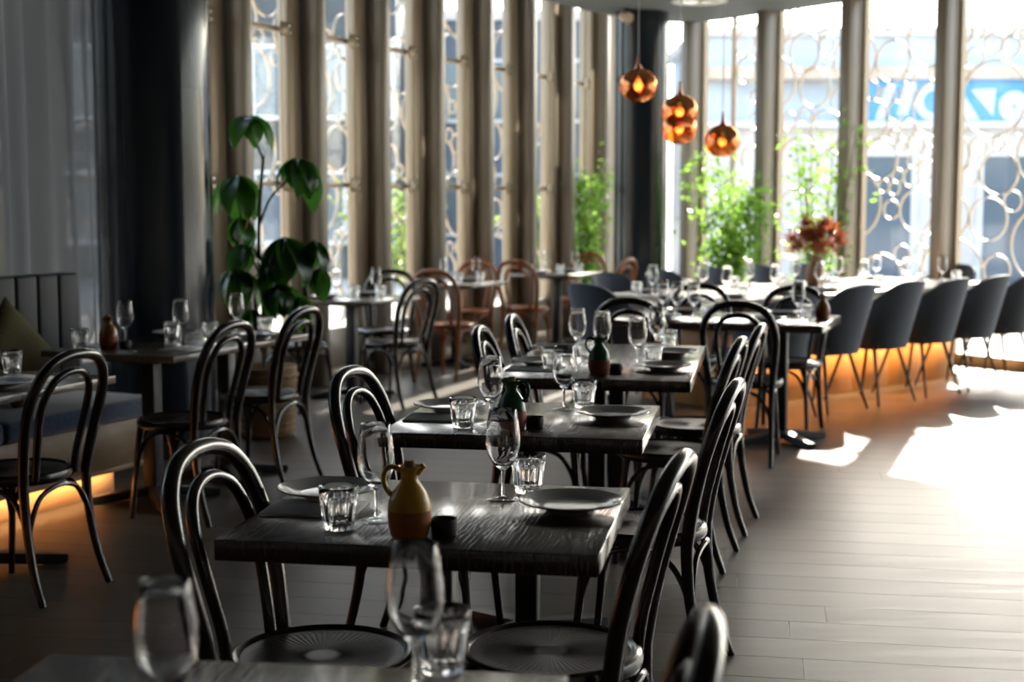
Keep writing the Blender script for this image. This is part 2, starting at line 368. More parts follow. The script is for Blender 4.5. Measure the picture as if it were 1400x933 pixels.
wall_between('wall_right', (10.6,-4.0), tuple(ER), t=-.2); wall_between('wall_back', (-5.6,-4.0), (10.6,-4.0), t=-.2); wall_between('wall_left', tuple(EL), (-5.6,-4.0), t=-.2)

# glazing: one window per bay = fin, frame stile, pane, transom rails with bolted brackets
FW, FD = .11, .20
def bay(n, origin, rotz, wid, inward, transoms, brackets=True):
    """local x along the facade, local y outward"""
    wdw = struct('window_%d' % n, (origin[0], origin[1], 0), rotz)
    H = ROOF
    obj('fin', cached('fin', lambda: bevbox('fin', -FW/2, FW/2, -FD, 0, .0, H, .004, 1)), 'fin', wdw)
    st = obj('frame_stile', cached(('stile',inward), lambda: bevbox('frame_stile', *(( FW/2+.015, FW/2+.19) if inward > 0 else (-FW/2-.19, -FW/2-.015)), -.05, .05, .0, H, .004, 1)), 'frame', wdw) if brackets else None
    xa, xb = (FW/2+.19, wid-FW/2) if (inward > 0 and brackets) else ((-wid+FW/2, -FW/2-.19) if brackets else (FW/2, wid-FW/2))
    obj('glazing_bead', cached(('bead',brackets,inward), lambda: g2m('glazing_bead', boxg(-FW/2-.03, FW/2+.03, 0, .07, 0, H), smooth=False)), 'frame', wdw)
    obj('pane', cached(('pane',round(xa,3),round(xb,3)), lambda: g2m('pane', boxg(xa, xb, .008, .02, .43 if brackets else .10, H-.08), smooth=False)), 'pane', wdw)
    obj('sill_rail', cached(('sill',round(wid,3),inward), lambda: bevbox('sill_rail', *((0,wid) if inward>0 else (-wid,0)), -.09, .09, 0, .10, .004, 1)), 'frame', wdw)
    obj('head_rail', cached(('head',round(wid,3),inward), lambda: bevbox('head_rail', *((0,wid) if inward>0 else (-wid,0)), -.05, .07, H-.1, H, .004, 1)), 'frame', wdw)
    if brackets:                                          # solid spandrel below the finned panes
        obj('spandrel', cached(('spd',round(xa,3),round(xb,3)), lambda: bevbox('spandrel', xa, xb, -.02, .05, .10, .42, .003, 1)), 'fin', wdw)
    for zt in transoms:
        s = (FW/2+.19) if inward > 0 else -(FW/2+.19)
        br = obj('bracket', cached(('br',inward), lambda: bevbox('bracket', min(s-.06*inward, s+.10*inward), max(s-.06*inward, s+.10*inward), -.06, -.035, -.055, .055, .003, 1)), 'frame', wdw, (0,0,zt))
        for dz in (-.028, .028):
            obj('bolt', cached('bolt', lambda: g2m('bolt', lathe([(0,.012),(.009,.011),(.013,.004),(.013,0)], 8))), 'steel', br, (s, -.06, dz), (pi/2,0,0))
        obj('transom', cached(('tr',round(xa,3),round(xb,3)), lambda: bevbox('transom', xa, xb, -.02, .02, -.02, .02, .003, 1)), 'frame', wdw, (0,0,zt))
# left facade: local +x runs back towards the corner, so outward (+y) must be -NL
rotL = atan2(DL.y, DL.x); n = 0; PITCH = .943
for k in range(14):
    t = .46+PITCH*k; p = K-DL*t; n += 1
    bay(n, p, rotL, PITCH, -1, (2.78, 1.60))
rotR = atan2(DR.y, DR.x); PR = 1.09
for k in range(13):
    t = .41+PR*k; p = K+DR*t; n += 1
    bay(n, p, rotR, PR, 1, (), brackets=False)
n += 1; wc = struct('window_%d' % n, (K.x, K.y, 0), rotR)             # narrow closing lights either side of the corner post
obj('pane', g2m('pane', boxg(.11, .35, .008, .02, .10, ROOF-.08), smooth=False), 'pane', wc); obj('sill_rail', bevbox('sill_rail', .10, .36, -.09, .09, 0, .10, .004, 1), 'frame', wc)
n += 1; wc = struct('window_%d' % n, (K.x, K.y, 0), rotL)
obj('pane', g2m('pane', boxg(-.40, -.12, .008, .02, .10, ROOF-.08), smooth=False), 'pane', wc); obj('sill_rail', bevbox('sill_rail', -.41, -.10, -.09, .09, 0, .10, .004, 1), 'frame', wc)
post = g2m('corner_post', boxg(-.14,.10,-.10,.12,0,ROOF), smooth=False)
struct('trim_1', (K.x, K.y, 0), rotR, post, 'fin')

# ring screens standing outside the glass
def ring_mesh(r):
    b, d = min(.013,.007+r*.02), .03
    prof = [(r-b,-d/2),(r,-d/2),(r,d/2),(r-b,d/2)]
    v, f = lathe(prof, 28 if r > .2 else 20, closed=True)
    return g2m('ring', (v, f), angle=35)
RS = [.07,.10,.15,.21,.28,.36]
def ring_screen(label, org, d, outn, length, h0, h1, count, seed, group):
    rg = random.Random(seed); ang = atan2(d.y, d.x)
    root = thing('ring_screen', label, 'screen', (org.x+outn.x*.75, org.y+outn.y*.75, 0), ang, group)
    placed = []; tries = 0
    while len(placed) < count and tries < 14000:
        tries += 1
        ri = rg.choices(range(6), (10,14,16,14,9,6))[0] if tries > 500 else rg.choice((3,4,5)); r = RS[ri]
        if placed and tries > 60:
            q = rg.choice(placed); a = rg.uniform(0, 2*pi); x = q[0]+(q[2]+r-.004)*cos(a); z = q[1]+(q[2]+r-.004)*sin(a)
        else: x, z = rg.uniform(r, length-r), rg.uniform(h0+r, h1-r)
        if x < r or x > length-r or z < h0+r or z > h1-r: continue
        if all((x-a)**2+(z-b)**2 >= (r+c-.012)**2 for a,b,c in placed): placed.append((x,z,r))
    for x,z,r in placed:
        obj('ring', cached(('ring',r), lambda: ring_mesh(r)), 'ring', root, (x, 0, z), (pi/2,0,0))
    for x in (0.0, length):                          # end posts that carry the rings
        obj('post', cached('rpost', lambda: g2m('post', tube([(0,0,-.1),(0,0,4.4)], .03, 10))), 'ring', root, (x,0,0))
ring_screen('pale metal lattice of rings outside the sunny right-hand windows', K+DR*1.3, DR, -NR, 6.6, .05, 4.3, 230, 11, 'ring screens')
ring_screen('pale metal lattice of rings outside the left-hand finned windows', K-DL*10.4, DL, -NL, 10.2, .05, 4.3, 210, 5, 'ring screens')

# pillars
def pillar(label, x, y, r, h, joint):
    t = thing('pillar', label, 'pillar', (x,y,0))
    obj('shaft', g2m('shaft', lathe([(r,0),(r,joint-.002)], 64)), 'pillar', t)
    obj('shaft', g2m('shaft', lathe([(r-.006,joint-.002),(r-.006,joint+.002),(r,joint+.003),(r,h)], 64)), 'pillar', t)
    obj('foot_ring', g2m('foot_ring', lathe([(r,.09),(r+.012,.085),(r+.012,0)], 64)), 'iron', t)
pillar('thick gloss dark pillar between the grey curtain and the leafy plant', -2.08, 8.32, .33, CEIL, 2.10)
pillar('slimmer dark blue pillar in the far window corner', 1.325, 14.75, .275, CEIL, 2.3)

# ------------------------------------------------------------------ furniture builders
def table(label, x, y, rot, W, D, H=.75, cols=((0,0),), wood='table', group=None, th=.046):
    t = thing('dining_table', label, 'table', (x,y,0), rot, group)
    obj('tabletop', bevbox('tabletop', -W/2, W/2, -D/2, D/2, H-th, H, .003, 2), wood, t)
    for cx, cy_ in cols:
        c = obj('pedestal', cached(('ped',H), lambda: bevbox('pedestal', -.037,.037,-.037,.037,.05,H-th-.012,.008,2)), 'iron', t, (cx,cy_,0))
        obj('mount_plate', cached(('mp',H), lambda: bevbox('mount_plate', -.16,.16,-.16,.16,H-th-.012,H-th,.002,1)), 'iron', c)
        for k in range(4):
            obj('base_foot', cached('bfoot', lambda: g2m('base_foot', (lambda L_: ([(0,-.034,.03),(0,.034,.03),(0,.034,.075),(0,-.034,.075),(L_,-.026,.014),(L_,.026,.014),(L_,.022,.034),(L_,-.022,.034),(L_-.05,-.028,0),(L_-.05,.028,0),(L_-.005,.02,0),(L_-.005,-.02,0)],
                [(0,1,2,3),(3,2,6,7),(0,3,7,4,8),(1,9,5,6,2),(4,7,6,5),(0,8,9,1),(8,11,10,9),(8,4,11),(9,10,5),(4,5,10,11)]))(.32), smooth=False)), 'iron', c, (0,0,0), (0,0,pi/4+k*pi/2))
    return t
def loop_half(pts):
    return pts+[(-x,y,z) for x,y,z in pts[-2::-1]]
def bent_chair(label, x, y, face, group, wood='bent'):
    """face = direction (dx,dy) the sitter looks"""
    t = thing('bentwood_chair', label, 'chair', (x,y,0), atan2(face[1],face[0])-pi/2, group)
    def seat_frame():
        return g2m('seat_frame', lathe([(.178,.424),(.200,.424),(.207,.432),(.209,.446),(.205,.459),(.196,.464),(.186,.462),(.178,.455)], 48, closed=True))
    def seat_panel():
        V, Fc = [(0,0,.4535)], []; S = 128; rings = [(.03,0),(.045,.0007),(.10,.0010),(.150,.0012),(.165,.0),(.183,.0)]
        for r, dp in rings:
            for k in range(S):
                a = 2*pi*k/S; V.append((r*cos(a), r*sin(a), .4535 + .0035*(r/.183)**2 - (dp if k % 2 else 0)))
        for k in range(S): Fc.append((0,1+k,1+(k+1)%S))
        for i in range(len(rings)-1):
            for k in range(S): Fc.append((1+i*S+k, 1+i*S+(k+1)%S, 1+(i+1)*S+(k+1)%S, 1+(i+1)*S+k))
        o = len(V); V += [(.183*cos(2*pi*k/48), .183*sin(2*pi*k/48), .440) for k in range(48)]; Fc.append(tuple(range(o+47,o-1,-1)))
        return mesh('seat_panel', V, Fc, smooth=False)
    def back_loop():
        h = [(.176,-.178,.44),(.181,-.186,.50),(.192,-.200,.58),(.201,-.222,.67),(.199,-.245,.75),(.175,-.268,.825),(.125,-.285,.876),(.062,-.293,.898),(0,-.295,.903)]
        p = spline(loop_half(h), 5); return g2m('back_loop', tube(p, [.0200]*len(p), 12))
    def inner_loop():
        h = [(.108,-.176,.44),(.111,-.186,.52),(.121,-.203,.60),(.128,-.222,.68),(.122,-.243,.75),(.094,-.261,.805),(.048,-.271,.832),(0,-.274,.839)]
        p = spline(loop_half(h), 5); return g2m('inner_loop', tube(p, [.0145]*len(p), 10))
    def rear_leg(s):
        p = spline([(.176*s,-.178,.455),(.174*s,-.180,.36),(.176*s,-.192,.25),(.183*s,-.222,.11),(.190*s,-.262,0)], 5)
        return g2m('leg', tube(p, radii(p,(.0200,.0135)), 10))
    def front_leg(s):
        p = spline([(.128*s,.135,.445),(.136*s,.146,.36),(.147*s,.160,.20),(.158*s,.180,0)], 4)
        return g2m('leg', tube(p, radii(p,(.0175,.0115)), 10))
    def brace(a, b):
        a = Vector(a); b = Vector(b); m_ = (a+b)/2; out_ = Vector((m_.x,m_.y,0)); 
        p = spline([a+Vector((0,0,.22)), a*.93+b*.07+Vector((0,0,.31)), a*.78+b*.22+Vector((0,0,.385)), m_*1.06+Vector((0,0,.414)), a*.22+b*.78+Vector((0,0,.385)), a*.07+b*.93+Vector((0,0,.31)), b+Vector((0,0,.22))], 4)
        return g2m('brace', tube(p, .0095, 8))
    obj('seat_frame', cached(('sf',wood), seat_frame), wood, t); obj('seat_panel', cached(('sp',wood), seat_panel), wood+'_seat', t)
    bl = obj('back_loop', cached(('bl',wood), back_loop), wood, t); obj('inner_loop', cached(('il',wood), inner_loop), wood, t)
    for s in (-1,1):
        obj('leg', cached(('rl',wood,s), lambda: rear_leg(s)), wood, t); obj('leg', cached(('fl',wood,s), lambda: front_leg(s)), wood, t)
    cor = [(.145,.157,0),(-.145,.157,0),(-.178,-.195,0),(.178,-.195,0)]
    for i in range(4): obj('brace', cached(('bc',wood,i), lambda: brace(cor[i],cor[(i+1)%4])), wood, t)
    return t
def tub_chair(label, x, y, face, group):
    t = thing('upholstered_chair', label, 'chair', (x,y,0), atan2(face[1],face[0])-pi/2, group)
    def shell():
        N_ = 33; V, Fc = [], []; rows = [0,.18,.45,.75,1.0]
        def plan(u):                                # u in -1..1 round the U from left arm to right arm
            a = u*radians(140); px = .225*math.copysign(abs(sin(a))**.8, sin(a)); py = -.01-.235*math.copysign(abs(cos(a))**.8, cos(a)); return Vector((px,py))
        def top(u):
            k = abs(u); return .895 - .03*min(1,k/.2)**2 - (0 if k < .20 else .26*min(1,(k-.20)/.75)**.95*1.2)
        for side in (0,1):
            for i in range(N_):
                u = -1+2*i/(N_-1); c = plan(u); zt = top(u); outd = Vector((c.x,c.y+.02)).normalized()
                for r in rows:
                    z = .405+(zt-.405)*r; lean = .085*((z-.405)/.415)*max(0,-outd.y)+.03*((z-.405)/.4)
                    q = c+outd*lean*1.0-outd*(.042 if side else 0)*(1 if r < 1 else .55)
                    V.append((q.x,q.y,z+(.008 if (r == 1 and side) else 0)))
        R_ = len(rows); o = N_*R_
        for sd_ in (0,1):
            for i in range(N_-1):
                for j in range(R_-1):
                    a = sd_*o+i*R_+j; Fc.append((a,a+R_,a+R_+1,a+1))
        for i in range(N_-1):
            a = i*R_+R_-1; Fc.append((a,a+R_,o+a+R_,o+a)); b = i*R_; Fc.append((b,b+R_,o+b+R_,o+b))
        for i in (0,N_-1):
            for j in range(R_-1):
                a = i*R_+j; Fc.append((a,a+1,o+a+1,o+a))
        return mesh('shell', V, Fc, angle=60)
    def seam(s):
        p = [(.075*s,-.238-.0,.42),(.078*s,-.262,.55),(.08*s,-.292,.68),(.082*s,-.325,.85)]
        return g2m('seam', tube(spline(p,3), .004, 6))
    obj('shell', cached('tubshell', shell), 'navy', t)
    obj('seat_cushion', cached('tubseat', lambda: bevbox('seat_cushion', -.205,.205,-.19,.245,.395,.475,.03,3)), 'navy', t)
    for s in (-1,1): obj('seam', cached(('seam',s), lambda: seam(s)), 'navy', t)
    for sx, sy in ((-1,-1),(1,-1),(-1,1),(1,1)):
        obj('leg', cached(('tleg',sx,sy), lambda: g2m('leg', tube([(.15*sx,.13*sy,.40),(.235*sx,.235*sy,0)], [.014,.008], 10))), 'blackmetal', t)
    return t
def on(tb, lx, ly):
    a = tb.rotation_euler.z; return tb.location.x+lx*cos(a)-ly*sin(a), tb.location.y+lx*sin(a)+ly*cos(a)
def wine_glass(label, x, y, z, group):
    t = thing('wine_glass', label, 'wine glass', (x,y,z), 0, group)
    bowl = lambda: g2m('bowl', lathe([(0,.0705),(.0045,.0705),(.012,.077),(.026,.090),(.0375,.112),(.0415,.135),(.0405,.160),(.0365,.190),(.0325,.217),(.0318,.2178),(.0313,.2172),(.0353,.190),(.0393,.160),(.0403,.135),(.0363,.113),(.025,.0925),(.010,.081),(0,.079)], 40), angle=70)
    stem = lambda: g2m('stem', lathe([(0,.008),(.0048,.011),(.0038,.02),(.0036,.055),(.0045,.0704),(0,.0704)], 16), angle=70)
    foot = lambda: g2m('foot', lathe([(0,.0006),(.037,.0006),(.0385,.0018),(.036,.0032),(.018,.0058),(.0055,.0095),(0,.0095)], 40), angle=50)
    obj('bowl', cached('wgb', bowl), 'glass', t); obj('stem', cached('wgs', stem), 'glass', t); obj('foot', cached('wgf', foot), 'glass_thin', t)
    return t
def tumbler(label, x, y, z, group):
    def g():
        S = 120; V, Fc = [], []
        prof = [(.030,.0,0),(.0325,.003,0),(.0335,.010,.4),(.0355,.022,1),(.0395,.055,1),(.0412,.066,.5),(.0422,.074,0),(.0435,.092,0),(.0425,.0932,0),(.0412,.092,0),(.0395,.072,0),(.0365,.045,0),(.033,.020,0),(.024,.015,0)]
        V.append((0,0,.002))
        for r, z_, fl in prof:
            for k in range(S):
                q = r - fl*.0048*abs(sin(pi*k*15/S)); V.append((q*cos(2*pi*k/S), q*sin(2*pi*k/S), z_))
        for k in range(S): Fc.append((0,1+(k+1)%S,1+k))
        for i in range(len(prof)-1):
            for k in range(S): Fc.append((1+i*S+k,1+i*S+(k+1)%S,1+(i+1)*S+(k+1)%S,1+(i+1)*S+k))
        o = len(V); V.append((0,0,.0145)); b = 1+(len(prof)-1)*S
        for k in range(S): Fc.append((b+k,b+(k+1)%S,o))
        return mesh('tumbler', V, Fc, angle=50)
    o = obj('water_tumbler', cached('tm', g), 'glass', None, (x,y,z+.0006), (0,0,random.uniform(0,1))); return tag(o, label, 'tumbler', group)
def plate(label, x, y, z, group):
    def g():
        return g2m('plate', lathe([(0,.006),(.045,.006),(.05,0),(.056,0),(.062,.008),(.085,.017),(.118,.024),(.1205,.026),(.118,.0285),(.092,.0225),(.078,.0145),(.06,.0125),(0,.0125)], 56), angle=45)
    o = obj('dinner_plate', cached('pl', g), 'plate', None, (x,y,z)); return tag(o, label, 'plate', group)
def napkin(label, x, y, z, rot, group):
    t = thing('folded_napkin', label, 'napkin', (x,y,z), rot, group)
    obj('lower_fold', cached('nk1', lambda: bevbox('lower_fold', -.11,.11,-.085,.085,0,.0035,.0015,1)), 'linen', t)
    obj('upper_fold', cached('nk2', lambda: bevbox('upper_fold', -.108,.108,-.083,.080,.0036,.0072,.0015,1)), 'linen', t)
    return t
def knife(label, x, y, z, rot, group):
    t = thing('table_knife', label, 'knife', (x,y,z), rot, group)
    obj('handle', cached('kh', lambda: g2m('handle', tube([(0,-.105,.0045),(0,-.06,.0045),(0,.0,.0038)], [.0044,.0042,.003], 8, flat=1.5))), 'steel', t)
    obj('blade', cached('kb', lambda: bevbox('blade', -.0085,.0085,0,.105,.001,.0032,.0009,1)), 'steel', t)
def oil_jug(label, x, y, z, rot, top, low, group):
    t = thing('oil_jug', label, 'jug', (x,y,z), rot, group)
    obj('base', cached(('jb',low), lambda: g2m('base', lathe([(0,0),(.034,0),(.039,.004),(.0445,.025),(.0465,.045),(.0460,.060)], 36))), low, t)
    obj('body', cached(('jt',top), lambda: g2m('body', lathe([(.0462,.060),(.0435,.078),(.036,.097),(.024,.113),(.0185,.122),(.0175,.132),(.020,.142),(.025,.150),(.0255,.153),(.022,.152),(.016,.142),(0,.138)], 36))), top, t)
    obj('handle', cached(('jh',top), lambda: g2m('handle', tube(spline([(.017,0,.142),(.036,0,.150),(.050,0,.142),(.054,0,.122),(.048,0,.102),(.036,0,.088)],5), .0058, 8))), top, t)
    obj('spout', cached(('js',top), lambda: g2m('spout', tube([(-.014,0,.138),(-.024,0,.148),(-.032,0,.154)], [.011,.009,.006], 10))), top, t)
    obj('stopper', cached('jc', lambda: g2m('stopper', lathe([(0,.164),(.010,.164),(.012,.160),(.0115,.140)], 16))), 'cork', t)
    return t
def salt_pot(label, x, y, z, m, group):
    def g(): return g2m('pot', lathe([(0,0),(.024,0),(.0275,.003),(.0285,.034),(.0275,.0365),(.0255,.035),(.0245,.010),(0,.008)], 32), angle=50)
    o = obj('salt_pot', cached(('salt',m), g), m, None, (x,y,z)); return tag(o, label, 'pot', group)

# ------------------------------------------------------------------ the row of dark tables down the middle
RT = radians(-10); FR_ = (cos(RT), sin(RT)); FL_ = (-cos(RT), -sin(RT))     # sitters look to the right / to the left
T0 = table('dark oak table cropped by the bottom edge, nearest the viewer', -.36, 1.765, radians(-7), .81, .70, group='dark dining tables')
T1 = table('dark oak table with the ochre jug, front of the middle row', -.166, 3.191, RT, .81, .69, group='dark dining tables')
T2 = table('dark oak table with a green jug, second in the middle row', .052, 4.605, RT, .81, .73, group='dark dining tables')
T3 = table('long dark oak table with four settings, third in the middle row', .431, 6.34, RT, .81, 1.44, cols=((0,-.4),(0,.4)), group='dark dining tables')
T4 = table('wide dark oak table with four chairs before the communal table', 1.313, 8.73, radians(-20), 1.30, .85, cols=((-.35,0),(.35,0)), group='dark dining tables')
CH = 'dark bentwood chairs'
bent_chair('dark bentwood chair with only its rounded top showing, bottom right corner', -.035, 1.83, (-.98,.12), CH)
bent_chair('dark bentwood chair left of the table with the ochre jug', -.42, 3.07, (.96,-.28), CH)
bent_chair('dark bentwood chair right of the table with the ochre jug', .085, 3.10, (-.955,.295), CH)
bent_chair('dark bentwood chair left of the second middle table', -.25, 4.52, (.955,-.295), CH)
bent_chair('dark bentwood chair right of the second middle table', .40, 4.36, (-.955,.295), CH)
bent_chair('nearer dark bentwood chair left of the long third table', .145, 6.12, FR_, CH)
bent_chair('farther dark bentwood chair left of the long third table', .285, 6.76, FR_, CH)
bent_chair('nearer dark bentwood chair right of the long third table', .635, 5.73, (-.955,.295), CH)
bent_chair('farther dark bentwood chair right of the long third table', .825, 6.36, (-.955,.295), CH)
F4 = (-sin(radians(-20)), cos(radians(-20)))
x, y = on(T4, .26, -.66); bent_chair('dark bentwood chair seen from behind at the wide table, silver light on its seat', x, y, F4, CH)
x, y = on(T4, -.37, -.62); bent_chair('dark bentwood chair seen from behind at the wide table, half hidden by wine glasses', x, y, F4, CH)
x, y = on(T4, .33, .34); bent_chair('dark bentwood chair on the far side of the wide table, right', x, y, (-F4[0],-F4[1]), CH)
x, y = on(T4, -.30, .36); bent_chair('dark bentwood chair on the far side of the wide table, left', x, y, (-F4[0],-F4[1]), CH)

Z = .75
GW, GT, GP, GJ, GN, GS = 'wine glasses', 'water tumblers', 'dinner plates', 'oil jugs', 'folded napkins', 'salt pots'
def lay(tb, where, spec):
    """spec rows: kind, lx, ly, words that say which one"""
    for row in spec:
        kind, lx, ly, words = row[:4]; x, y = on(tb, lx, ly); lab = (words+' '+where).strip()
        if kind == 'g': wine_glass(lab, x, y, Z, GW)
        elif kind == 't': tumbler(lab, x, y, Z, GT)
        elif kind == 'p': plate(lab, x, y, Z+(row[4] if len(row) > 4 else 0), GP)
        elif kind == 'n': napkin(lab, x, y, Z, tb.rotation_euler.z+(row[4] if len(row) > 4 else 0), GN)
        elif kind == 'k': knife(lab, x, y, Z+(row[5] if len(row) > 5 else 0), tb.rotation_euler.z+row[4], 'table knives')
        elif kind == 'j': oil_jug(lab, x, y, Z, tb.rotation_euler.z+row[4], row[5], row[6], GJ)
        elif kind == 's': salt_pot(lab, x, y, Z, row[4], GS)
wine_glass('blurred wine glass on the nearest table, cut by the bottom edge left', -.446, 1.79, Z, GW)
wine_glass('blurred wine glass on the nearest table, in front of the ochre jug', -.138, 1.985, Z, GW)
tumbler('blurred ribbed tumbler on the nearest table behind its wine glass', -.105, 2.085, Z, GT)
lay(T1, 'on the table with the ochre jug', [
    ('g', .121, .147, 'right-hand wine glass'), ('t', .165, .250, 'right-hand ribbed tumbler'), ('p', .295, .06, 'right-hand grey rimmed plate'),
    ('g', -.115, -.12, 'left-hand wine glass'), ('t', -.175, -.205, 'left-hand ribbed tumbler'),
    ('n', -.285, -.03, 'grey folded napkin under the left plate', .05), ('p', -.285, .07, 'left-hand grey rimmed plate', .0075),
    ('j', -.005, -.255, 'ochre oil jug with round handle', pi+.15, 'ochre', 'ochre_low'), ('s', .062, -.225, 'charcoal salt pot right of the jug', 'potdark'), ('s', -.045, -.165, 'cream salt pot half hidden behind the jug', 'potpale')])
lay(T2, 'on the second middle table', [
    ('g', .09, .21, 'right-hand wine glass'), ('t', .150, .285, 'right-hand ribbed tumbler'), ('p', .275, .03, 'right-hand grey rimmed plate'),
    ('g', -.095, -.15, 'left-hand wine glass'), ('t', -.17, -.22, 'left-hand ribbed tumbler'),
    ('n', -.280, -.06, 'grey folded napkin under the left plate', .05), ('p', -.275, .06, 'left-hand grey rimmed plate', .0075),
    ('j', -.012, -.235, 'green and red-brown oil jug', -.1, 'green', 'red'), ('s', .055, -.20, 'charcoal salt pot beside the jug', 'potdark')])
lay(T3, 'on the long third table', [
    ('g', .15, -.22, 'nearer right wine glass'), ('t', .21, -.11, 'nearer right ribbed tumbler'), ('p', .275, -.36, 'nearer right grey plate'),
    ('g', .19, .36, 'farther right wine glass'), ('t', .235, .50, 'farther right ribbed tumbler'), ('p', .275, .22, 'farther right grey plate'),
    ('g', -.03, .02, 'nearer left wine glass'), ('t', -.10, -.06, 'nearer left ribbed tumbler'), ('n', -.27, -.43, 'grey folded napkin at the front left corner', .0), ('p', -.27, -.27, 'nearer left grey plate', .0),
    ('g', -.16, .16, 'farther left wine glass'), ('t', -.195, -.42, 'front left ribbed tumbler'), ('p', -.275, .32, 'farther left grey plate'),
    ('j', .02, -.53, 'green and red-brown oil jug', pi+.1, 'green', 'red'), ('s', .082, -.47, 'charcoal salt pot beside the jug', 'potdark')])
lay(T4, 'on the wide table before the communal table', [
    ('g', .42, .16, 'right-hand wine glass'), ('t', .50, -.02, 'right-hand ribbed tumbler'), ('p', .30, -.25, 'near right grey plate'), ('p', .30, .27, 'far right grey plate'),
    ('g', -.18, -.08, 'middle wine glass'), ('t', -.10, -.03, 'middle ribbed tumbler'), ('p', -.34, -.25, 'near left grey plate'), ('p', -.32, .27, 'far left grey plate'),
    ('g', -.42, .10, 'left-hand wine glass'), ('g', -.30, -.02, 'second from left wine glass'), ('t', -.46, -.05, 'left-hand ribbed tumbler'),
    ('j', .585, .03, 'brown oil jug near the right corner', 1.9, 'amber', 'red')])

# ------------------------------------------------------------------ banquette, curtain and the tables along it
BD = Vector((.415, .910)); BN = Vector((-.910, .415)); B0 = Vector((-1.83, 7.22)); rotB = atan2(BD.y, BD.x)   # front right corner, running towards the viewer; BN points to its back
LEN = 4.2
bn = thing('banquette', 'blue velvet banquette with oak base and glowing kick strip along the left', 'bench', (B0.x,B0.y,0), rotB)
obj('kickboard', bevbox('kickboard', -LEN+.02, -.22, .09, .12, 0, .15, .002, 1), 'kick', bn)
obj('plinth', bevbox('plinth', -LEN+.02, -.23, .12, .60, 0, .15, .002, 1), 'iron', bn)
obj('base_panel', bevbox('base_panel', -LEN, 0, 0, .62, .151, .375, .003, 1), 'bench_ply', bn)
obj('glow_strip', g2m('glow_strip', boxg(-LEN+.05, -.25, .016, .032, .147, .1508), smooth=False), 'led', bn)
obj('base_lip', bevbox('base_lip', -LEN, 0, 0, .013, .128, .1508, .002, 1), 'bench_ply', bn)
for a in range(4):
    obj('seat_cushion', cached('bseat', lambda: bevbox('seat_cushion', -1.045, 0, -.02, .56, .376, .475, .03, 3)), 'velvet', bn, (-1.05*a, 0, 0))
obj('back_board', bevbox('back_board', -LEN, 0, .59, .63, .376, 1.08, .005, 1), 'bench_back', bn)
for a in range(28):
    obj('back_channel', cached('bch', lambda: bevbox('back_channel', -.147, 0, .47, .592, .46, 1.09, .016, 3)), 'bench_back', bn, (-.15*a-.002, 0, 0))
def cushion(label, s, tilt, rz):
    p = B0-BD*s+BN*.34
    def g():
        V, Fc = [], []; G = 12
        for side in (1,-1):
            for i in range(G+1):
                for j in range(G+1):
                    u, v_ = -1+2*i/G, -1+2*j/G; th = .065*max(0,(1-u**4)*(1-v_**4))**.6
                    pin = 1-.06*(1-abs(u))*abs(v_)**4-.06*(1-abs(v_))*abs(u)**4
                    V.append((u*.21*pin, side*th, v_*.21*pin))
        o = (G+1)**2
        for sd_ in (0,1):
            for i in range(G):
                for j in range(G):
                    a = sd_*o+i*(G+1)+j; Fc.append((a,a+G+1,a+G+2,a+1))
        me = mesh('cushion', V, Fc, angle=80); bm = bmesh.new(); bm.from_mesh(me); bmesh.ops.remove_doubles(bm, verts=bm.verts, dist=.0008); bm.to_mesh(me); bm.free(); return me
    o = obj('scatter_cushion', cached('cush', g), 'olive', None, (p.x, p.y, .715), (radians(-14), radians(45)+tilt, rotB+rz))
    return tag(o, label, 'cushion', 'olive scatter cushions')
cushion('olive scatter cushion tipped on its corner, nearer the curtain end', .62, .02, -.15)
cushion('olive scatter cushion tipped on its corner, at the left picture edge', 1.12, -.04, .1)

def curtain():
    V, Fc = [], []; NX, NZ = 260, 10; L_ = 3.6; rg = random.Random(2); ph = [rg.uniform(0,6.28) for _ in range(4)]
    for i in range(NX+1):
        s = i/NX*L_
        for j in range(NZ+1):
            z = .02+(CEIL-.04)*j/NZ; q = j/NZ
            d = .06*sin(s*2*pi/.17+ph[0]+.6*sin(s*3))*(.75+.25*q)+.025*sin(s*2*pi/.43+ph[1])+.01*sin(s*41+z*2)
            V.append((-s-.06*(1-q)*0+.02*sin(z*1.7)*(1 if i == 0 else .6), d, z))
    for i in range(NX):
        for j in range(NZ):
            a = i*(NZ+1)+j; Fc.append((a,a+NZ+1,a+NZ+2,a+1))
    return mesh('curtain', V, Fc, angle=180)
cp = B0+BN*.86+BD*.66
o = tag(obj('sheer_curtain', curtain(), 'curtain', None, (cp.x,cp.y,0), (0,0,rotB-.02)), 'sheer grey floor-length curtain hanging behind the blue banquette', 'curtain')

RLn = radians(-21.5); FB = (-cos(RLn), -sin(RLn))
L1 = table('worn oak table at the left picture edge by the banquette', -2.10, 5.54, RLn, .75, .75, wood='table_pale', group='banquette tables', th=.03)
L2 = table('long worn oak table between banquette and dark pillar', -1.657, 7.20, RLn, .75, 1.30, cols=((.02,-.33),(.02,.33)), wood='table_pale', group='banquette tables', th=.03)
bent_chair('dark bentwood chair at the left picture edge facing the banquette', -1.86, 5.27, FB, CH)
bent_chair('nearer dark bentwood chair at the long banquette table', -1.53, 6.54, FB, CH)
bent_chair('farther dark bentwood chair at the long banquette table, beside the plant', -1.33, 7.42, FB, CH)
lay(L1, 'on the left-edge banquette table', [('g', -.17, .27, 'wine glass'), ('t', -.085, .30, 'ribbed tumbler'), ('n', .12, .12, 'grey folded napkin', pi/2), ('p', .20, -.10, 'grey rimmed plate'), ('k', .25, .14, 'steel knife beside the napkin', .2)])
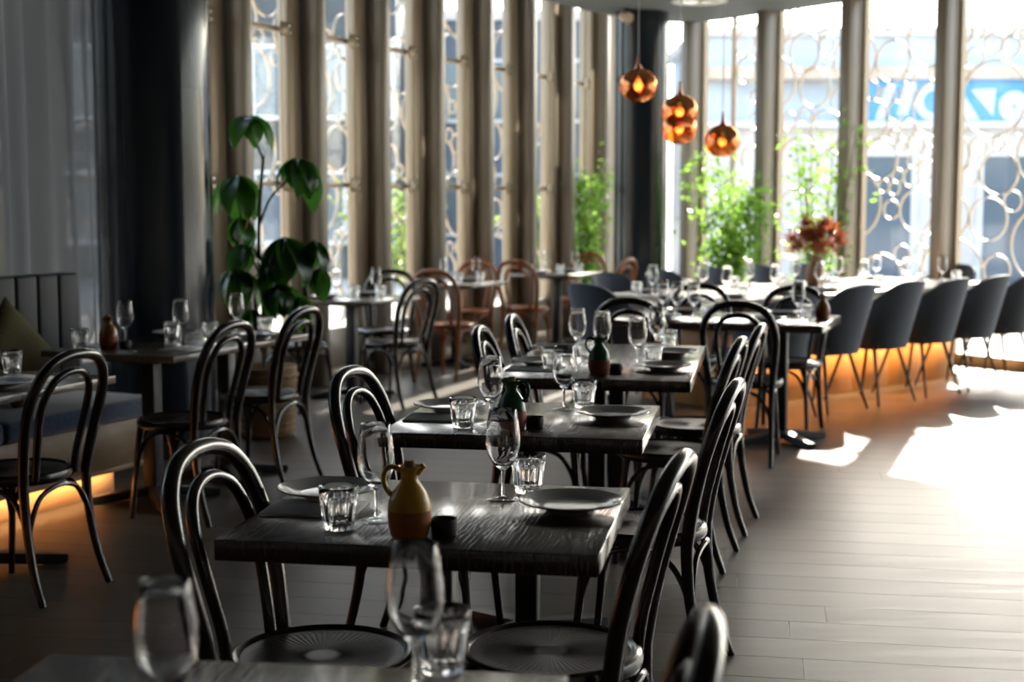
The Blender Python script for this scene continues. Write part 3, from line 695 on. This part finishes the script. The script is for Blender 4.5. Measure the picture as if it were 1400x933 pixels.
lay(L2, 'on the long banquette table', [
    ('t', -.30, -.45, 'ribbed tumbler at the near left corner'), ('j', -.15, -.43, 'small amber oil jug', 2.6, 'amber', 'red'), ('s', -.075, -.40, 'charcoal salt pot', 'potdark'), ('g', -.20, -.23, 'wine glass behind the amber jug'),
    ('g', .01, -.06, 'wine glass in the middle'), ('t', -.12, .05, 'ribbed tumbler left of the middle glass'), ('t', .06, .12, 'ribbed tumbler right of the middle glass'), ('p', -.22, .22, 'far left grey plate'), ('n', .22, -.33, 'grey folded napkin near the front chair', pi/2),
    ('g', -.03, .52, 'wine glass nearest the plant'), ('t', .16, .50, 'ribbed tumbler nearest the plant'), ('p', .24, .28, 'grey plate before the farther chair')])

# ------------------------------------------------------------------ tables along the finned windows
W1 = table('small oak table by the finned windows behind the leafy plant', -1.20, 10.62, radians(-24), .76, .76, wood='table_pale', group='window tables', th=.03)
W2 = table('middle small table by the finned windows', -.50, 12.70, radians(-27), .70, .70, wood='table_pale', group='window tables', th=.03)
W3 = table('sunlit small table by the finned windows near the far corner', .46, 14.40, radians(-27), .72, .72, wood='table_pale', group='window tables', th=.03)
bent_chair('dark bentwood chair left of the window table, behind the leafy plant', -1.50, 10.02, (.50,.87), CH)
bent_chair('dark bentwood chair right of the window table behind the leafy plant', -.86, 10.24, (-.80,.60), CH)
bent_chair('dark bentwood chair with its back to the windows behind the plant', -1.02, 11.22, (-.15,-1), CH)
OC = 'honey bentwood chairs'
bent_chair('honey bentwood chair on the near side of the middle window table', -.52, 11.78, (.42,.9), OC, 'bent_orange')
bent_chair('honey bentwood chair on the far side of the middle window table', -.42, 13.22, (-.35,-.93), OC, 'bent_orange')
bent_chair('honey bentwood chair on the near side of the sunlit window table', .15, 13.68, (.42,.9), OC, 'bent_orange')
bent_chair('honey bentwood chair right of the sunlit window table', .90, 14.02, (-.85,.5), OC, 'bent_orange')
bent_chair('honey bentwood chair behind the sunlit window table near the ficus', .72, 15.05, (-.4,-.9), OC, 'bent_orange')
for tb, wh in ((W1,'on the window table behind the leafy plant'), (W2,'on the middle window table'), (W3,'on the sunlit window table')):
    lay(tb, wh, [('g', -.10, -.05, 'left wine glass'), ('t', .07, -.08, 'left ribbed tumbler'), ('g', .12, .16, 'right wine glass'), ('t', .22, .05, 'right ribbed tumbler'), ('p', -.02, .24, 'far grey plate'), ('p', -.08, -.245, 'near grey plate')])

# ------------------------------------------------------------------ the communal table
CD = Vector((.743, .669)); CN = Vector((-.669, .743)); C0 = Vector((1.46, 9.62)); rotC = atan2(CD.y, CD.x); CL, CW, CH_ = 3.55, 1.2, .785
ct = thing('communal_table', 'long pale-topped communal table on a honey plywood base', 'table', (C0.x,C0.y,0), rotC)
obj('tabletop', bevbox('tabletop', 0, CL, 0, CW, CH_-.035, CH_, .004, 2), 'comm_top', ct)
obj('apron', bevbox('apron', .22, CL-.30, .04, CW-.04, .55, CH_-.0352, .003, 1), 'comm_apron', ct)
for a in range(6):
    w_ = (CL-.62)/6
    for yy, nm in ((.17,0),(CW-.205,1)):
        obj('base_panel', cached('cbp', lambda: bevbox('base_panel', .002, w_-.002, 0, .035, 0, .5495, .002, 1)), 'ply', ct, (.26+w_*a, yy, 0))
for xx in (.26+.001, CL-.36-.036):
    obj('end_panel', cached('cep', lambda: bevbox('end_panel', 0, .035, .207, CW-.207, 0, .5495, .002, 1)), 'ply', ct, (xx, 0, 0))
obj('glow_strip', g2m('glow_strip', boxg(.28, CL-.38, .052, .068, .545, .5498), smooth=False), 'added_glow', ct)  # added emitter that warms the plywood base; no fitting known there
obj('apron_lip', bevbox('apron_lip', .22, CL-.30, .04, .05, .532, .5499, .002, 1), 'comm_apron', ct)
UC = 'navy upholstered chairs'
def cpt(s, n_): q = C0+CD*s+CN*n_; return q.x, q.y
near_words = ['navy upholstered chair tucked at the near left of the communal table', 'navy upholstered chair at the communal table beside the brown jug',
    'largest navy upholstered chair in the right-hand row', 'second navy upholstered chair from the front of the right-hand row', 'third navy upholstered chair from the front of the right-hand row', 'navy upholstered chair cut by the right picture edge']
for s, wd in zip((.20,.80,1.41,2.03,2.62,3.20), near_words):
    x, y = cpt(s, -.20); tub_chair(wd, x, y, (CN.x,CN.y), UC)
far_words = ['sunlit upholstered chair on the far side of the communal table, beside the pillar', 'sunlit upholstered chair, second on the far side of the communal table', 'upholstered chair on the far side behind the ficus leaves', 'upholstered chair on the far side beyond the dried flowers', 'upholstered chair on the far side nearest the window']
for s, wd in zip((.62,1.25,1.9,2.55,3.2), far_words):
    x, y = cpt(s, CW+.22); tub_chair(wd, x, y, (-CN.x,-CN.y), UC)
x, y = cpt(-.22, .82); tub_chair('navy upholstered chair at the left end of the communal table', x, y, (CD.x,CD.y), UC)
x, y = cpt(CL+.22, .70); tub_chair('navy upholstered chair at the window end of the communal table', x, y, (-CD.x,-CD.y), UC)
Z = CH_
ords = ['first','second','third','fourth','fifth','sixth']
for i, s in enumerate((.30,.86,1.41,2.0,2.6,3.15)):
    for side, n0, sg in (('near',.0,1),('far',CW,-1)):
        wh = 'at the %s %s-side place of the communal table from the left' % (ords[i], side)
        x, y = cpt(s+.13*sg, n0+sg*.36); wine_glass('wine glass '+wh, x, y, Z, GW)
        x, y = cpt(s+.20*sg, n0+sg*.27); tumbler('ribbed tumbler '+wh, x, y, Z, GT)
        x, y = cpt(s, n0+sg*.20); plate('grey plate '+wh, x, y, Z, GP)
# vase with dried flowers
x, y = cpt(1.95, .70)
vz = thing('flower_vase', 'brown vase of dried russet flowers on the communal table', 'vase', (x,y,Z))
obj('vase_body', g2m('vase_body', lathe([(0,0),(.055,0),(.062,.006),(.078,.07),(.080,.12),(.064,.17),(.045,.20),(.044,.225),(.05,.235),(.044,.233),(.038,.20),(0,.19)], 32)), 'vase', vz)
rg = random.Random(4)
def tuft(seed):
    r_ = random.Random(seed); V, Fc = [], []
    for k in range(70):
        d = Vector((r_.gauss(0,1), r_.gauss(0,1), r_.gauss(.4,1))).normalized(); u = d.orthogonal().normalized()*.005; l = r_.uniform(.04,.10)
        o_ = len(V); V += [Vector((0,0,0))+u, Vector((0,0,0))-u, d*l*.6+d.cross(u)*1.2, d*l]; Fc += [(o_,o_+1,o_+2),(o_+1,o_+3,o_+2)]
    return mesh('flower', V, Fc, smooth=False)
for k in range(24):
    a = rg.uniform(0,2*pi); r_ = rg.uniform(.02,.21); h = rg.uniform(.28,.50)-.5*max(0,r_-.12)
    e = Vector((r_*cos(a), r_*sin(a), h)); sp = spline([(0,0,.05),(e.x*.25,e.y*.25,.22),tuple(e)],4)
    st = obj('flower_stem', g2m('flower_stem', tube(sp, .0025, 5)), 'stem', vz)
    obj('flower', cached(('tuft',k%4), lambda: tuft(k%4)), 'dried', st, tuple(e), (0,0,rg.uniform(0,6)), (1.15,1.15,1.15))

# ------------------------------------------------------------------ plants
def leaf_mesh(L_, W_, droop, name='leaf', n=8):
    V, Fc = [], []
    for i in range(n+1):
        t = i/n; wv = W_*sin(pi*min(1,t*.96+.02))**.8*(1-.25*t); ang = droop*t
        x = L_*(sin(ang)/droop if droop else t) ; z = -L_*((1-cos(ang))/droop if droop else 0)
        fold = .25*wv
        V += [(x,-wv,z+fold),(x,0,z),(x,wv,z+fold)]
    for i in range(n):
        for k in (0,1):
            a = 3*i+k; Fc.append((a,a+3,a+4,a+1))
    m_ = mesh(name, V, Fc, angle=180); return m_
PX, PY = -1.545, 8.80
pl = thing('potted_plant', 'tall drooping big-leaf plant in a woven basket beside the thick pillar', 'plant', (PX,PY,0))
obj('basket', g2m('basket', lathe([(0,0),(.15,0),(.175,.02),(.195,.20),(.20,.40),(.205,.44),(.195,.445),(.185,.42),(.18,.38)], 40)), 'basket', pl)
obj('soil', g2m('soil', lathe([(0,.39),(.183,.385)], 30)), 'soil', pl)
for k in range(9):
    zz = .05+.042*k; obj('weave_band', cached(('wb',k), lambda: g2m('weave_band', tube([((.168+.0335*(zz/.4)+.006)*cos(2*pi*q/40), (.168+.0335*(zz/.4)+.006)*sin(2*pi*q/40), zz+.004*(1 if q%2 else -1)) for q in range(40)], .009, 6, closed=True))), 'basket', pl)
def stem_path(pts, r0, r1):
    p = spline(pts, 6); o = obj('stem', g2m('stem', tube(p, radii(p,(r0,r1)), 8)), 'stem', pl); return o
stem_path([(0,0,.38),(.0,.0,.8),(-.02,0,1.2),(.0,0,1.55),(.02,0,1.74)], .016, .009)
stem_path([(-.02,0,1.30),(.06,-.02,1.48),(.16,-.04,1.58),(.22,-.05,1.68)], .008, .006)
stem_path([(-.02,0,1.0),(-.10,.02,1.25),(-.14,.0,1.45),(-.15,.0,1.60)], .008, .005)
stem_path([(.02,0,1.70),(-.03,.0,1.84),(-.07,0,1.97)], .008, .006)
stem_path([(0,0,.85),(.08,-.05,1.0),(.14,-.06,1.15),(.15,-.07,1.22)], .009, .006)
stem_path([(0,0,.95),(.2,-.02,1.1),(.32,-.03,1.20)], .008, .005)
stem_path([(.0,0,.5),(-.1,-.04,.8),(-.16,-.05,1.02)], .009, .006)
stem_path([(.0,0,.45),(.06,-.06,.75),(.10,-.08,.92)], .009, .006)
lm = [leaf_mesh(.24,.062,1.5), leaf_mesh(.28,.072,1.25), leaf_mesh(.20,.055,1.7)]
rg = random.Random(9)
def cluster(c, n_, pitch, spread=1.0, big=None, base=0):
    for k in range(n_):
        a = base+2*pi*k/n_+rg.uniform(-.25,.25); me = lm[big if big is not None else rg.randrange(3)]; s = rg.uniform(.85,1.12)*spread
        obj('leaf', me, 'bigleaf', pl, c, (rg.uniform(-.2,.2), pitch+rg.uniform(-.18,.18), a), (s,s,s))
cluster((-.07,0,1.985), 9, .35, .92)
cluster((.23,-.05,1.72), 10, .35, 1.1); cluster((.30,-.02,1.66), 4, .8, 1.0)
cluster((-.15,.0,1.62), 7, .55, 1.2, 1)
cluster((.15,-.07,1.24), 10, .45, 1.2, 1); cluster((.33,-.03,1.22), 8, .6, .95)
cluster((-.16,-.05,1.05), 8, .55, 1.1); cluster((.11,-.08,.95), 9, .55, 1.15); cluster((-.05,-.10,.80), 6, .7, 1.0)
cluster((.24,.0,.88), 6, .7, .95); cluster((-.14,.02,1.36), 6, .5, .9); cluster((.36,-.02,1.05), 6, .6, .9); cluster((.05,.05,1.08), 6, .5, 1.0); cluster((-.12,.0,1.20), 6, .5, 1.0)
o = obj('leaf', mesh('yellow_leaf', [tuple(v_.co) for v_ in lm[2].vertices], [tuple(p_.vertices) for p_ in lm[2].polygons], angle=180), 'yleaf', pl, (-.10,-.06,1.42), (.5,.9,.5)); o['label'] = 'single yellowing leaf'

def ficus(label, x, y, h, rx, z0, nleaf, seed, mname='ficus', lsize=.045, pot=True, name='ficus_tree', cat='plant', group='ficus plants'):
    r_ = random.Random(seed); t = thing(name, label, cat, (x,y,0), 0, group)
    if pot:
        obj('planter', g2m('planter', lathe([(0,0),(.14,0),(.15,.01),(.18,.36),(.185,.38),(.17,.38),(.16,.33),(0,.33)], 28)), 'potdark', t)
    tips = []
    for k in range(7):
        a = r_.uniform(0,6.28); rr_ = rx*r_.uniform(.25,.85); top = h*r_.uniform(.7,.98)
        p = spline([(.02*cos(a),.02*sin(a),.3 if pot else 0),(.25*rr_*cos(a),.25*rr_*sin(a),z0),(rr_*.7*cos(a),rr_*.7*sin(a),(z0+top)/2),(rr_*cos(a),rr_*sin(a),top)],5)
        obj('stem', g2m('stem', tube(p, radii(p,(.011,.004)), 6)), 'stem', t); tips += p[4:]
    V, Fc = [], []
    for k in range(nleaf):
        c = r_.choice(tips)+Vector((r_.gauss(0,rx*.24), r_.gauss(0,rx*.24), r_.gauss(0,h*.05)))
        d = Vector((r_.gauss(0,1), r_.gauss(0,1), r_.gauss(-.5,.7))).normalized(); u = d.cross(Vector((r_.gauss(0,1),r_.gauss(0,1),r_.gauss(0,1)))).normalized()
        l = lsize*r_.uniform(.8,1.5); wv = l*.26; nrm = d.cross(u)*(l*.10); o_ = len(V)
        V += [c, c+d*l*.5+u*wv+nrm, c+d*l*.5, c+d*l*.5-u*wv+nrm, c+d*l]; Fc += [(o_,o_+1,o_+2),(o_,o_+2,o_+3),(o_+1,o_+4,o_+2),(o_+2,o_+4,o_+3)]
    tag(obj('foliage', mesh('foliage', V, Fc, smooth=False), mname, t), kind='stuff')
ficus('leafy ficus left of the far pillar by the finned windows', .80, 15.62, 1.9, .27, .7, 1100, 21, lsize=.07)
ficus('bright backlit ficus just right of the far pillar', 2.20, 14.55, 2.0, .47, .7, 2300, 22, lsize=.065)
ficus('tall sparse backlit ficus behind the dried flowers', 2.95, 13.72, 2.25, .42, .7, 900, 23, lsize=.06)

# ------------------------------------------------------------------ pendants and ceiling fittings
def pendant(label, x, y, z, seed):
    t = thing('copper_pendant', label, 'pendant lamp', (x,y,z), seed*1.3, 'copper pendants')
    def globe():
        bm = bmesh.new(); bmesh.ops.create_uvsphere(bm, u_segments=40, v_segments=26, radius=.13); r_ = random.Random(seed); bumps = [(Vector((r_.gauss(0,1),r_.gauss(0,1),r_.gauss(-.8,.6))).normalized(), r_.uniform(.25,.5), r_.uniform(-.05,.03)) for _ in range(9)]
        for v_ in bm.verts:
            d = v_.co.normalized(); k_ = 1+sum(a*math.exp(-((1-d.dot(c))/(s*s))*1.2) for c,s,a in bumps); v_.co = d*.13*k_; v_.co.z *= .94
        bmesh.ops.delete(bm, geom=[v_ for v_ in bm.verts if v_.co.z < -.112], context='VERTS')
        for f in bm.faces: f.smooth = True
        me = bpy.data.meshes.new('shade'); bm.to_mesh(me); bm.free(); return me
    obj('shade', globe(), 'copper', t)
    cap = obj('cap', cached('pcap', lambda: g2m('cap', lathe([(0,.215),(.006,.214),(.009,.21),(.012,.15),(.024,.128),(.024,.118),(0,.116)], 20))), 'copper_cap', t)
    obj('cord', g2m('cord', tube([(0,0,.21),(0,0,CEIL-z-.02)], .0035, 6)), 'white', t)
    obj('ceiling_rose', cached('rose', lambda: g2m('ceiling_rose', lathe([(0,-.025),(.045,-.025),(.05,-.02),(.05,0),(0,0)], 24))), 'white', t, (0,0,CEIL-z))
    obj('bulb', cached('bulb', lambda: g2m('bulb', lathe([(0,-.035),(.02,-.028),(.030,-.006),(.026,.018),(.013,.045),(.012,.07),(0,.07)], 16))), 'copperbulb', t)
M['copper_cap'] = mat('copper_cap', (.55,.22,.10), .25, 1.0)
pendant('highest copper globe pendant, hanging before the far dark pillar', .875, 9.98, 2.26, 1)
pendant('upper of the two copper globe pendants hanging one over the other', 1.205, 10.33, 2.105, 2)
pendant('lower of the two copper globe pendants hanging one over the other', 1.245, 10.68, 2.00, 3)
pendant('lowest copper globe pendant, rightmost of the cluster', 1.535, 10.46, 1.90, 4)
dv = thing('ceiling_vent', 'round metal vent in the ceiling near the far pillar', 'vent', (1.78, 13.75, CEIL))
obj('rim', g2m('rim', lathe([(.18,0),(.25,-.006),(.27,-.02),(.26,-.026),(.22,-.03),(.18,-.02)], 36, closed=True)), 'white', dv)
for k, r_ in enumerate((.05,.10,.15)): obj('cone', g2m('cone', lathe([(r_,-.004),(r_+.025,-.022),(r_+.027,-.022),(r_+.004,-.004)], 36, closed=True)), 'steel', dv)
sp = thing('spotlight', 'small spotlight fixed at the top of the far pillar', 'spotlight', (1.14, 14.42, CEIL))
obj('mount', g2m('mount', lathe([(0,0),(.03,0),(.03,-.02),(0,-.02)], 16)), 'blackmetal', sp)
obj('arm', g2m('arm', tube([(0,0,-.02),(0,0,-.06)], .008, 8)), 'blackmetal', sp)
obj('head', g2m('head', tube([(-.03,.04,-.06),(.02,-.05,-.10)], [.05,.055], 18)), 'bld_tan', sp)

# ------------------------------------------------------------------ outside
struct('ground_outside', me=g2m('ground_outside', boxg(-90,110,-30,160,-.40,-.14), smooth=False), m='ground')
def building(label, x0, x1, y, z1, wall, rows, cols, wz0, wdw, wh, band=None, depth=8, mglass='bld_glass', group='buildings outside'):
    t = thing('building', label, 'building', ((x0+x1)/2, y, -.14), 0, group); hw = (x1-x0)/2
    obj('wall', g2m('wall', boxg(-hw,hw,0,depth,0,z1+.14), smooth=False), wall, t)
    obj('parapet', g2m('parapet', boxg(-hw-.1,hw+.1,-.12,depth+.1,z1+.14,z1+.36), smooth=False), 'bld_pale', t)
    for r in range(rows):
        for c in range(cols):
            cx = -hw+(c+.5)*(2*hw/cols); cz = wz0+r*2.6
            wd_ = obj('window', cached(('bw',wdw,wh), lambda: g2m('window', join(boxg(-wdw/2-.07,wdw/2+.07,-.10,.0,-.08,0),boxg(-wdw/2-.07,-wdw/2,-.06,0,0,wh),boxg(wdw/2,wdw/2+.07,-.06,0,0,wh),boxg(-wdw/2-.07,wdw/2+.07,-.06,0,wh,wh+.07)), smooth=False)), 'white', t, (cx,-.001,cz))
            obj('pane', cached(('bp',wdw,wh), lambda: g2m('pane', boxg(-wdw/2,wdw/2,-.025,-.003,0,wh), smooth=False)), mglass, wd_)
    return t
building('slate blue block seen between the finned windows', -2.2, 3.2, 33, 5.6, 'bld_dark', 2, 4, .9, .8, 1.3)
building('low grey block with rows of windows seen through the middle fins', -6.5, -2.4, 30, 5.9, 'bld_grey', 2, 4, .8, .8, 1.4)
building('taller grey block with rows of windows behind the big-leaf plant', -22, -6.7, 30, 6.6, 'bld_grey', 2, 10, .8, .9, 1.4)
t = thing('shop_building', 'pale shopfront with a blue sign band seen through the right-hand windows', 'building', (12.0, 28, -.14))
obj('lower_wall', g2m('lower_wall', boxg(-8.2,9,0,6,0,3.05), smooth=False), 'bld_pale', t)
obj('ledge', g2m('ledge', boxg(-8.3,9.1,-.35,.0,3.05,3.16), smooth=False), 'white', t)
sg = obj('sign_band', g2m('sign_band', boxg(-5.25,-1.85,-.06,.0,3.16,3.98), smooth=False), 'sign_blue', t)
def arc(r, b, a0, a1, d=.03):
    V, Fc = [], []; n_ = 18
    for i in range(n_+1):
        a = radians(a0+(a1-a0)*i/n_)
        for rr_, yy in ((r,-d),(r-b,-d),(r-b,0),(r,0)): V.append((rr_*cos(a), yy, rr_*sin(a)))
    for i in range(n_):
        for k in range(4): Fc.append((4*i+k,4*i+(k+1)%4,4*i+4+(k+1)%4,4*i+4+k))
    Fc += [(0,1,2,3),(4*n_+3,4*n_+2,4*n_+1,4*n_)]; return mesh('sign_letter', V, Fc, smooth=False)
def stroke(pts, d=.03):
    n_ = len(pts); V = [(x_,-d,z_) for x_,z_ in pts]+[(x_,0,z_) for x_,z_ in pts]
    return mesh('sign_letter', V, [tuple(range(n_)), tuple(range(2*n_-1,n_-1,-1))]+[(i,n_+i,n_+(i+1)%n_,(i+1)%n_) for i in range(n_)], smooth=False)
L_sg = lambda me: obj('sign_letter', me, 'sign_pale', sg, (0,-.061,0))
L_sg(stroke([(-4.95,3.2),(-4.72,3.90),(-4.55,3.90),(-4.78,3.2)])); L_sg(stroke([(-4.52,3.3),(-4.36,3.92),(-4.16,3.92),(-4.32,3.3)]))
obj('sign_letter', arc(.37,.15,40,320), 'sign_pale', sg, (-3.80,-.061,3.55))
L_sg(stroke([(-3.36,3.2),(-3.36,3.70),(-3.24,3.70),(-2.92,3.2)])); L_sg(stroke([(-3.10,3.78),(-2.62,3.80),(-2.66,3.28)]))
obj('sign_letter', arc(.30,.26,0,360), 'sign_pale', sg, (-2.25,-.061,3.46))
obj('upper_wall', g2m('upper_wall', boxg(-8.2,9,.4,6,3.05,4.85), smooth=False), 'bld_blue', t)
obj('canopy_beam', g2m('canopy_beam', boxg(-8.2,9,-.2,.4,3.98,4.22), smooth=False), 'bld_tan', t)
obj('roof', g2m('roof', boxg(-8.4,9.2,.2,6.2,4.85,5.02), smooth=False), 'bld_pale', t)
for xx, w_ in ((-5.6,1.5),(-2.9,1.2),(-.9,1.7),(1.7,1.3),(4.1,1.6)):
    d_ = obj('shop_window', cached(('shw',w_), lambda: g2m('shop_window', join(boxg(0,.10,-.09,0,0,2.6),boxg(w_-.10,w_,-.09,0,0,2.6),boxg(0.1,w_-.1,-.09,0,2.5,2.6)), smooth=False)), 'white', t, (xx,0,0))
    obj('pane', cached(('shp',w_), lambda: g2m('pane', boxg(.1,w_-.1,-.03,-.004,0.02,2.5), smooth=False)), 'bld_glass', d_)
for k, (x_, y_, h_, r_) in enumerate(((-4.6,21,1.9,.8),(-1.9,22.5,2.1,.9),(.4,21.5,1.7,.7),(-7.5,20,2.0,.9))):
    ficus(['outdoor shrub beyond the windows behind the leafy plant','outdoor shrub beyond the middle finned windows','outdoor shrub beyond the finned windows near the corner','outdoor shrub beyond the curtain end of the windows'][k], x_, y_, h_, r_, .5, 700, 40+k, 'bush', .13, pot=False, name='garden_shrub', cat='shrub', group='garden shrubs')
